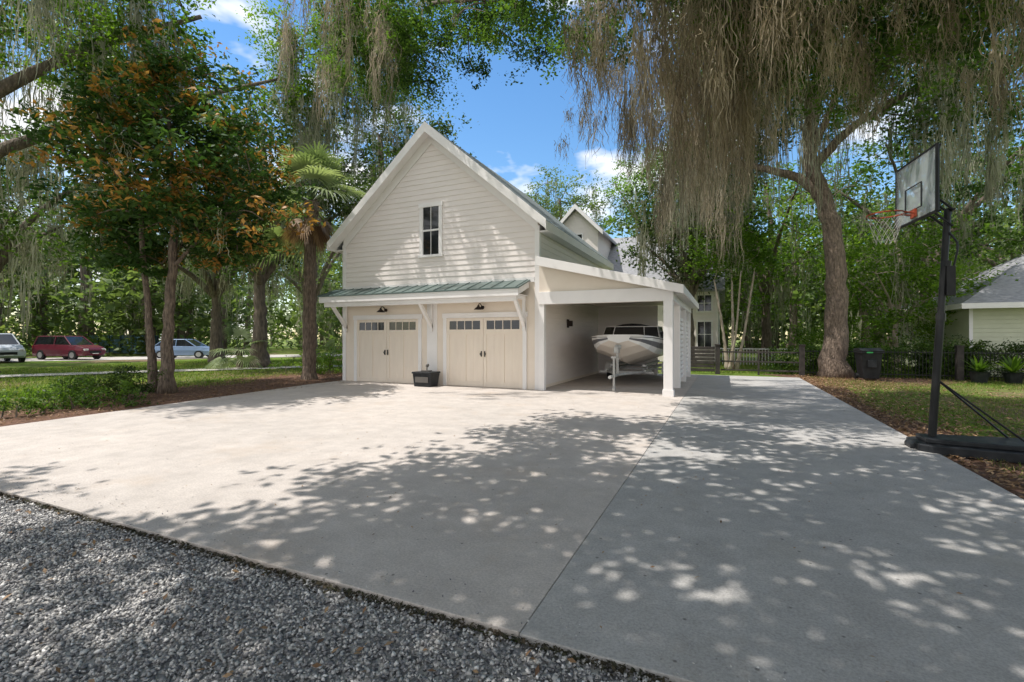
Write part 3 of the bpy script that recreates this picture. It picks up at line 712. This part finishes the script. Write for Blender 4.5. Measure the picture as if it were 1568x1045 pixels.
# ------------------------------------------------------------------ trees
# big shade oak reaching over the drive (trunk right of / behind the viewpoint)
A=np.vstack([field(boxpts((-3.6,8),(-4,7.0),(7.6,10.0),480),-2.1),
             field(boxpts((-7.6,-3.4),(-4.5,2.9),(8.0,10.0),130),-1.2),
             field(boxpts((-6.6,-3.4),(2.9,7.2),(8.0,10.3),80),-.4)])
tree('live_oak_tree',(10.5,-2),[([(10.5,-2,0),(10.3,-1.8,2.2),(9.6,-1.4,4.2)],.75,.6)],
 [([(9.6,-1.4,4.2),(7,0,6.2),(3,1.5,7.6),(-1.5,2.5,8.6),(-5,3,9.1)],.42,.10),
  ([(9.6,-1.4,4.2),(8.5,2,6.8),(6.2,6,8.1),(3,9,8.8),(-1,11.5,9.4)],.42,.10),
  ([(9.6,-1.4,4.2),(10.5,3,7),(10.8,8,8.4),(9.5,13,9)],.4,.1),
  ([(9.6,-1.4,4.2),(6.5,-3,7),(2,-3.5,8.8),(-3,-3,9.5)],.38,.1)],
 A,M['bark'],M['oak'],(.21,.115),115,.55,20,(.8,1.8),M['moss'],.022,30,.3,flat=.5)
# visible front part of its crown with smaller leaves, plus the moss curtain
A=np.vstack([
 field(boxpts((-4.2,.5),(8,13),(8.8,11),120),-.6),
 wedge(-3,28,9,16,7.6,11.5,220),
 field(boxpts((-13,-3.5),(12.2,15.5),(10.8,14),170),-1.1)])
r=tree('live_oak_tree',(14,6),[([(14,6,0),(13.8,6.2,2.5),(13,6.8,4.6)],.6,.45)],
 [([(13,6.8,4.6),(10,8.5,6.6),(6,10,8.3),(1,11,9.6),(-4,12.5,11.2),(-9,13.5,12.8)],.34,.06),
  ([(13,6.8,4.6),(12,10,7),(9,13,8.6),(4,14,9.6)],.3,.07),
  ([(13,6.8,4.6),(15,10,7),(15,14,9)],.3,.07)],
 A,M['bark'],M['oak'],(.12,.066),260,.48,0,flat=.6)
n=430; T=wedge(-18,27,8.8,15.5,7.5,11.3,n)
az=np.degrees(np.arctan2(T[:,0],T[:,1]))
Lf=np.interp(az,[-18,-12,-6,-1,4,9,16,24],[.8,1.6,2.2,2.9,2.0,1.5,1.3,1.7])
moss('moss_curtain',T,Lf*rng.uniform(.35,1.25,n),M['moss'],r,50,.019,.25,K=6)
n=30; T=wedge(-7,2,12,19,7.0,8.6,n)
moss('long_moss_strands',T,rng.uniform(1.5,3.6,n),M['moss'],r,50,.02,.17,K=7)
n=46; T=wedge(-50,-34,13,18,10.8,14,n)
moss('moss_wisps',T,rng.uniform(.7,2.4,n),M['moss'],r,40,.018,.2)
n=10; T=wedge(-34,-20,12,15,10.6,12.5,n)
moss('moss_wisps_short',T,rng.uniform(.4,1.1,n),M['moss'],r,24,.015,.12)
# oak behind the viewpoint on the left : dappled shade on gravel
A=field(boxpts((-14,-4.0),(-7,.2),(7,9.6),230),-.9)
tree('live_oak_tree',(-13,-8),[([(-13,-8,0),(-12.8,-7.5,2.5),(-12.2,-7,4.5)],.6,.45)],
 [([(-12.2,-7,4.5),(-10,-5,7),(-7.5,-3,8.5)],.3,.08),([(-12.2,-7,4.5),(-14,-4,7),(-16,-2,8.5)],.3,.08)],
 A,M['bark'],M['oak'],(.19,.105),115,.5,20,(.6,1.4),M['moss'],.02,30,.3)
# oak at the near left: crown fills the upper left of the view
A=np.vstack([boxpts((-22,-14.8),(4,10.5),(9.5,13.5),120),boxpts((-19,-12.8),(14.5,18),(12.0,16.),90)])
tree('live_oak_tree',(-22,4),[([(-22,4,-.05),(-21.9,4.1,2.5),(-21.5,4.4,5)],.45,.36)],
 [([(-21.5,4.4,5),(-20,6,8),(-17.5,8,10.4),(-15.5,10,12)],.26,.06),([(-21.5,4.4,5),(-21,9,9),(-18,15,13)],.25,.06),([(-21.5,4.4,5),(-19,3.5,8.5),(-16,4,10.5)],.22,.05)],
 A,M['bark'],M['bright'],(.15,.08),210,.58,250,(1.,3.2),M['mossg'],.026,36,.24)
# big oak at the right of the carport
A=np.vstack([ell(3,23,13.5,6.5,5,3.5,150),ell(8.5,24,12,4.5,4,3,70),ell(-.5,24.5,10.5,3,2.5,2,40)])
tree('live_oak_tree',(4,23.2),[([(4,23.2,-.05),(4.15,23.2,2.5),(4.1,23.2,5.2),(3.7,23.2,7.4),(3.2,23.1,9),(3.4,23,11.5),(3.8,23,14)],.45,.16)],
 [([(3.75,23.2,7.2),(2.9,23.1,8.2),(1.8,23,8.7),(.2,23.6,9.6),(-1.5,24.5,11)],.22,.07),
  ([(3.3,23.1,8.6),(4.6,23.2,10),(6.5,23.6,11.2),(9,24,12.2)],.2,.06),
  ([(3.35,23,11),(2,22.5,12.5),(0,22,14)],.15,.05),([(3.4,23,9.5),(3.9,21.6,11),(4,20,12.5)],.15,.05)],
 A,M['bark2'],M['oak'],(.19,.10),170,.70,190,(1.4,3.8),M['mossg'],.034,34,.3,tn=16)
# magnolia with bronze leaves
A=np.vstack([ell(-15.1,8.9,6.3,3.4,3.,2.8,150,.4),ell(-15.4,8.7,8.8,2.2,2.,1.8,44),ell(-13.0,9.3,4.8,1.7,1.5,1.2,32),ell(-17.6,8.8,4.9,1.7,1.5,1.3,32)])
tree('magnolia_tree',(-15.2,8.7),[([(-15.05,8.7,-.05),(-15.0,8.7,2),(-14.9,8.8,4.5),(-15.1,8.8,7.5),(-15.3,8.7,10)],.17,.05),
   ([(-15.4,8.55,-.05),(-15.55,8.5,2),(-15.9,8.5,4.5),(-16.3,8.6,6.8)],.12,.04)],
 [([(-14.95,8.75,3.6),(-13.9,9.1,4.7),(-13,9.3,5.6)],.06,.02),([(-15.8,8.5,3.6),(-17,8.6,4.6),(-18,8.8,5.4)],.05,.02)],
 A,M['bark2'],M['mag'],(.21,.09),115,.42,16,(.5,1.3),M['mossg'],.02,24,.15)
# palms
def palm(name,x,y,h,r,fl,nf,lean=(0,0),brown=8):
    root=empty(name,(x,y,0)); b=MB()
    n=26; P=[];Rr=[]
    for i in range(n):
        t=i/(n-1); P.append((x+lean[0]*t*t,y+lean[1]*t*t,-.05+h*t)); Rr.append(r*(1.15-.25*t)*(1+.10*(i%2))+ (r*.5 if i==0 else 0)+(r*.45*max(0,(t-.82)/.18)))
    b.tube(P,Rr,14)
    top=np.array(P[-1])
    for k in range(40):
        a=rng.uniform(0,6.28); z=h-rng.uniform(0,1.3 if h>3 else .3)
        c=np.array([x+lean[0],y+lean[1],z]); d=np.array([math.cos(a),math.sin(a),0])
        b.tube([c+d*r*.8,c+d*(r+.10)+np.array([0,0,.2])],[.05,.02],4)
    b.obj('trunk',root,[M['bark2']],smooth=False,recalc=False)
    def fronds(cnt,els,mat,nm,sc=1.):
        V=[];F=[];vv=[];pt=MB()
        for k in range(cnt):
            a=k*2.399+rng.uniform(-.3,.3); el=rng.uniform(*els); d=np.array([math.cos(a)*math.cos(el),math.sin(a)*math.cos(el),math.sin(el)])
            L=fl*rng.uniform(.8,1.1)*sc; droop=np.array([0,0,-.35*L*math.cos(el)])
            tip=top+d*L+droop; mid=top+d*L*.5+droop*.2
            pt.tube([top,mid,tip],[.025,.02,.012],4,cap=False)
            ax=(tip-mid); ax/=np.linalg.norm(ax); sd=np.cross(ax,[0,0,1.]); sd/=np.linalg.norm(sd)+1e-6; up=np.cross(sd,ax)
            cv=rng.random()
            for j in range(26):
                th=(j/25-.5)*math.radians(230); l=fl*.8*sc*(1-.25*abs(th)/2.)*rng.uniform(.88,1.06)
                dr=ax*math.cos(th)+sd*math.sin(th); dr=dr+up*(.25*abs(math.sin(th)))
                wv=np.cross(dr,up); wv/=np.linalg.norm(wv)+1e-6; w=.036*fl
                o=len(V)
                for t,ww in ((.02,.3),(.45,1.),(.75,.7),(1.,.08)):
                    p=tip+dr*l*t+np.array([0,0,-.40*l*t**3]); V+= [p-wv*w*ww*.7,p+wv*w*ww*.7]
                for q in range(3): F.append((o+2*q,o+2*q+1,o+2*q+3,o+2*q+2))
                vv+=[min(1,cv*.75+rng.random()*.25)]*8
        npmesh(nm,np.array(V),np.array(F),mat,root,np.array(vv)); pt.obj(nm+'_stems',root,[mat],recalc=False)
    fronds(nf,(-.6,1.45),M['palm'],'fan_fronds')
    if brown: fronds(brown,(-1.3,-.8),M['brownleaf'],'dead_fronds',.6)
palm('palmetto_tree',-14.75,13.7,6.9,.21,1.6,28,(.1,0),9)
palm('palmetto_tree',-23.5,17.2,.9,.14,1.1,16,brown=0)
palm('palmetto_tree',-19.5,19.5,.4,.10,.8,12,brown=0)
# oaks on the left and behind
def oak(x,y,h,r,tr,mat='oak',nA=120,leaf=(.24,.13),nl=120,mn=60,low=4.5,bark='bark',seed=0,sig=.85,ml=(1.,3.2),sh=(0,0)):
    k=r
    limbs=[]
    fz=h*.30
    for i in range(6):
        a=i*1.05+rng.uniform(-.3,.3)+seed; rr=k*rng.uniform(.7,1.)
        ex,ey=x+sh[0]+math.cos(a)*rr,y+sh[1]+math.sin(a)*rr; ez=rng.uniform(h*.5,h*.85)
        limbs.append(([(x,y,fz),(x+(ex-x)*.3,y+(ey-y)*.3,fz+(ez-fz)*.45),(x+(ex-x)*.65,y+(ey-y)*.65,fz+(ez-fz)*.75),(ex,ey,ez)],tr*.5,tr*.12))
    A=np.vstack([ell(x+sh[0],y+sh[1],(h+low)/2,k,k,(h-low)/2,nA,.38)])
    return tree('live_oak_tree',(x,y),[([(x,y,-.05),(x+.1*tr,y,fz*.5),(x,y,fz),(x+.3,y,h*.6),(x,y+.2,h*.85)],tr,tr*.3)],limbs,A,M[bark],M[mat],leaf,nl,sig,mn,ml,M['mossg'],.05,22,.35,tn=12)
oak(-23,18,15,6.3,.42,'oakdk',130,mn=150,low=6.0,sh=(.5,0))
oak(-20,24,17,5.0,.40,'oakdk',120,mn=90,low=6.0,sh=(.5,1))
oak(-31,21,14,6,.4,'oak',90,mn=150,low=5.0)
oak(-31,10,13,5,.4,'oak',70,mn=130,low=5.0)
oak(-40,12,13,5.5,.4,'oakdk',70,mn=120,low=4.5)
oak(-33,31,15,6.5,.45,'far',90,mn=130,low=4.5)
oak(-14,42,17,4.5,.4,'far',80,mn=30,low=6)
oak(-5,46,20,6,.4,'bright',120,mn=30,low=7)
oak(-1.9,29.5,12.5,3.9,.3,'oakdk',110,mn=110,low=4.6)
oak(10,33,15,6,.35,'oak',110,mn=90,low=3.5)
oak(2.5,36,14,5,.35,'bright',100,mn=60,low=3)
oak(20,31,14,6,.4,'oakdk',100,mn=90,low=4.5)
oak(18,42,15,7,.4,'far',90,mn=60,low=4)
oak(7.5,28.5,7.5,3.2,.15,'bright',90,(.18,.1),110,12,1.6,'barkp',sig=.6)
A=ell(.4,26,6.2,2.0,1.8,2.0,60)
tree('crape_myrtle_tree',(.3,26),[([(.1,26,-.05),(-.1,26,2),(-.5,26,4.5)],.09,.04),([(.3,26.1,-.05),(.35,26,2),(.3,26.2,5)],.09,.04),([(.5,25.9,-.05),(.9,26,2),(1.3,26,4.8)],.08,.04),([(.2,25.8,-.05),(.5,25.6,2),(.7,25.4,4.8)],.07,.03)],[],A,M['barkp'],M['bright'],(.16,.09),110,.5)
def shrub(name,pts,mat,leaf,nl,sig,flat=.7):
    A=np.array(pts,float); r=empty(name,(A[:,0].mean(),A[:,1].mean(),0))
    C,v=clumps(A,nl,sig,flat); C[:,2]=np.abs(C[:,2]); leaves('foliage',C,*leaf,mat,r,v,up=.3)
    b=MB()
    for a in A: b.tube([(a[0],a[1],-.05),(a[0]+rng.normal()*.1,a[1]+rng.normal()*.1,a[2])],[.02,.008],5)
    b.obj('stems',r,[M['bark']],recalc=False)
shrub('azalea_shrub',[(-13.4+rng.normal()*.4,6.3+rng.normal()*.5,rng.uniform(.1,.35)) for _ in range(9)],M['oak'],(.08,.035),220,.22)
shrub('azalea_shrub',[(-14.6+rng.normal()*.4,7.2+rng.normal()*.5,rng.uniform(.15,.5)) for _ in range(11)],M['oakdk'],(.09,.04),240,.26)
shrub('azalea_shrub',[(-14.4+rng.normal()*.3,5.6+rng.normal()*.4,rng.uniform(.1,.3)) for _ in range(6)],M['bright'],(.08,.035),200,.2)
shrub('azalea_shrub',[(-13.3+rng.normal()*.3,4.6+rng.normal()*.5,rng.uniform(.1,.3)) for _ in range(7)],M['oak'],(.08,.035),200,.2)
shrub('garden_shrub',[(-17.3+rng.normal()*.5,16.4+rng.normal()*.8,rng.uniform(.2,.9)) for _ in range(14)],M['bright'],(.12,.05),180,.35)
shrub('garden_shrub',[(-14.3+rng.normal()*.5,18+rng.normal()*.8,rng.uniform(.2,1.2)) for _ in range(14)],M['oak'],(.12,.05),180,.35)
def hedge(name,x0,x1,y,d,h,n,mat):
    pts=np.stack([rng.uniform(x0,x1,n),rng.uniform(y-d,y+d,n),rng.uniform(.1,h,n)],1)
    r=empty(name,((x0+x1)/2,y,0)); C,v=clumps(pts,90,.28,.8); C[:,2]=np.abs(C[:,2]); leaves('foliage',C,.11,.055,mat,r,v,up=.3)
hedge('clipped_hedge',1.8,9,24.6,.4,1.1,140,M['oak'])
hedge('clipped_hedge',7,12,24.4,.4,1.25,110,M['oakdk'])
hedge('clipped_hedge',3,14,29,.8,2.2,150,M['bright'])
# vegetation at distance : one mass
D=empty('distant_trees',(0,80,0)); AA=[];mb=MB();mt=[]
for i in range(210):
    az=rng.uniform(-60,52)-24.07; dist=rng.uniform(52,105)
    x=dist*math.sin(math.radians(az)); y=dist*math.cos(math.radians(az))
    rel=az+24.07
    h=rng.uniform(11,19)*(dist/70)**.6
    if -16<rel<10: h=min(h,rng.uniform(9,13))
    rr=rng.uniform(4,7)
    AA.append(ell(x,y,h*.58,rr,rr,h*.42,26,.35))
    mb.tube([(x,y,-.05),(x+rng.normal()*.5,y,h*.4),(x+rng.normal(),y,h*.75)],[.4,.3,.12],7)
    for q in range(5): mt.append((x+rng.normal()*rr*.6,y+rng.normal()*rr*.6,rng.uniform(h*.3,h*.7)))
AA=np.vstack(AA)
C,v=clumps(AA,24,1.1,.7); leaves('canopy',C,.75,.42,M['far'],D,v)
mb.obj('trunks',D,[M['bark']],recalc=False)
mt=np.array(mt); moss('moss',mt,rng.uniform(2,4.5,len(mt)),M['mossg'],D,12,.12,.7,K=4)
U=empty('distant_shrubbery',(0,60,0))
n=1100; az=np.radians(rng.uniform(-60,52,n)-24.07); ds=rng.uniform(54,95,n)
pts=np.stack([ds*np.sin(az),ds*np.cos(az),rng.uniform(.3,4.6,n)],1)
C,v=clumps(pts,28,1.1,.6); C[:,2]=np.abs(C[:,2]); leaves('foliage',C,.6,.36,M['far'],U,v)
# ------------------------------------------------------------------ light, sky, camera
sun=Vector((-.35,-.20,.90)).normalized()
sd=bpy.data.lights.new('sun','SUN'); sd.energy=5.; sd.angle=math.radians(.5); sd.color=(1,.955,.90)
so=bpy.data.objects.new('sun',sd); so.rotation_euler=(-sun).to_track_quat('-Z','Y').to_euler(); so.location=(0,0,30); sc.collection.objects.link(so)
w=bpy.data.worlds.new('World'); sc.world=w; w.use_nodes=True; nt=w.node_tree; nt.nodes.clear()
out=N(nt,'ShaderNodeOutputWorld'); bg=N(nt,'ShaderNodeBackground'); bg.inputs['Strength'].default_value=.15
sk=N(nt,'ShaderNodeTexSky',sky_type='NISHITA'); sk.sun_disc=False; sk.sun_elevation=math.asin(sun.z); sk.sun_rotation=math.atan2(sun.x,sun.y); sk.air_density=1.2; sk.dust_density=.3; sk.ozone_density=2.
hs=N(nt,'ShaderNodeHueSaturation'); hs.inputs['Saturation'].default_value=1.25; hs.inputs['Value'].default_value=1.35; nt.links.new(sk.outputs[0],hs.inputs['Color'])
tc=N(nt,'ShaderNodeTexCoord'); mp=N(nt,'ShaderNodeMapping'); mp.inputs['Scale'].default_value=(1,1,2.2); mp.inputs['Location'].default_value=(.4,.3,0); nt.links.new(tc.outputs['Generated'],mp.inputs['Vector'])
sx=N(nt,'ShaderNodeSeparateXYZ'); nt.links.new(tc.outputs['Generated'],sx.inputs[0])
ma=N(nt,'ShaderNodeMath',operation='MULTIPLY_ADD'); nt.links.new(sx.outputs['Y'],ma.inputs[0]); ma.inputs[1].default_value=-.12; nt.links.new(noise(nt,mp.outputs['Vector'],3.4,5,.55),ma.inputs[2])  # extra unseen cloud added behind the camera to raise ambient light in the shade
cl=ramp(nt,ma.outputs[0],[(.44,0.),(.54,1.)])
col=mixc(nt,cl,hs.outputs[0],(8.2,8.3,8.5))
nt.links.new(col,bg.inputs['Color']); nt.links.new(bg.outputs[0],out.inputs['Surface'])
cd=bpy.data.cameras.new('camera'); cam=bpy.data.objects.new('camera',cd); sc.collection.objects.link(cam); sc.camera=cam
cam.location=(0,0,1.6); cam.rotation_euler=(math.radians(90),0,TH); cd.sensor_width=36; cd.lens=36*730/1568; cd.shift_y=-.0035; cd.clip_start=.05; cd.clip_end=1500
sc.view_settings.view_transform='Standard'; sc.view_settings.look='None'; sc.view_settings.exposure=0
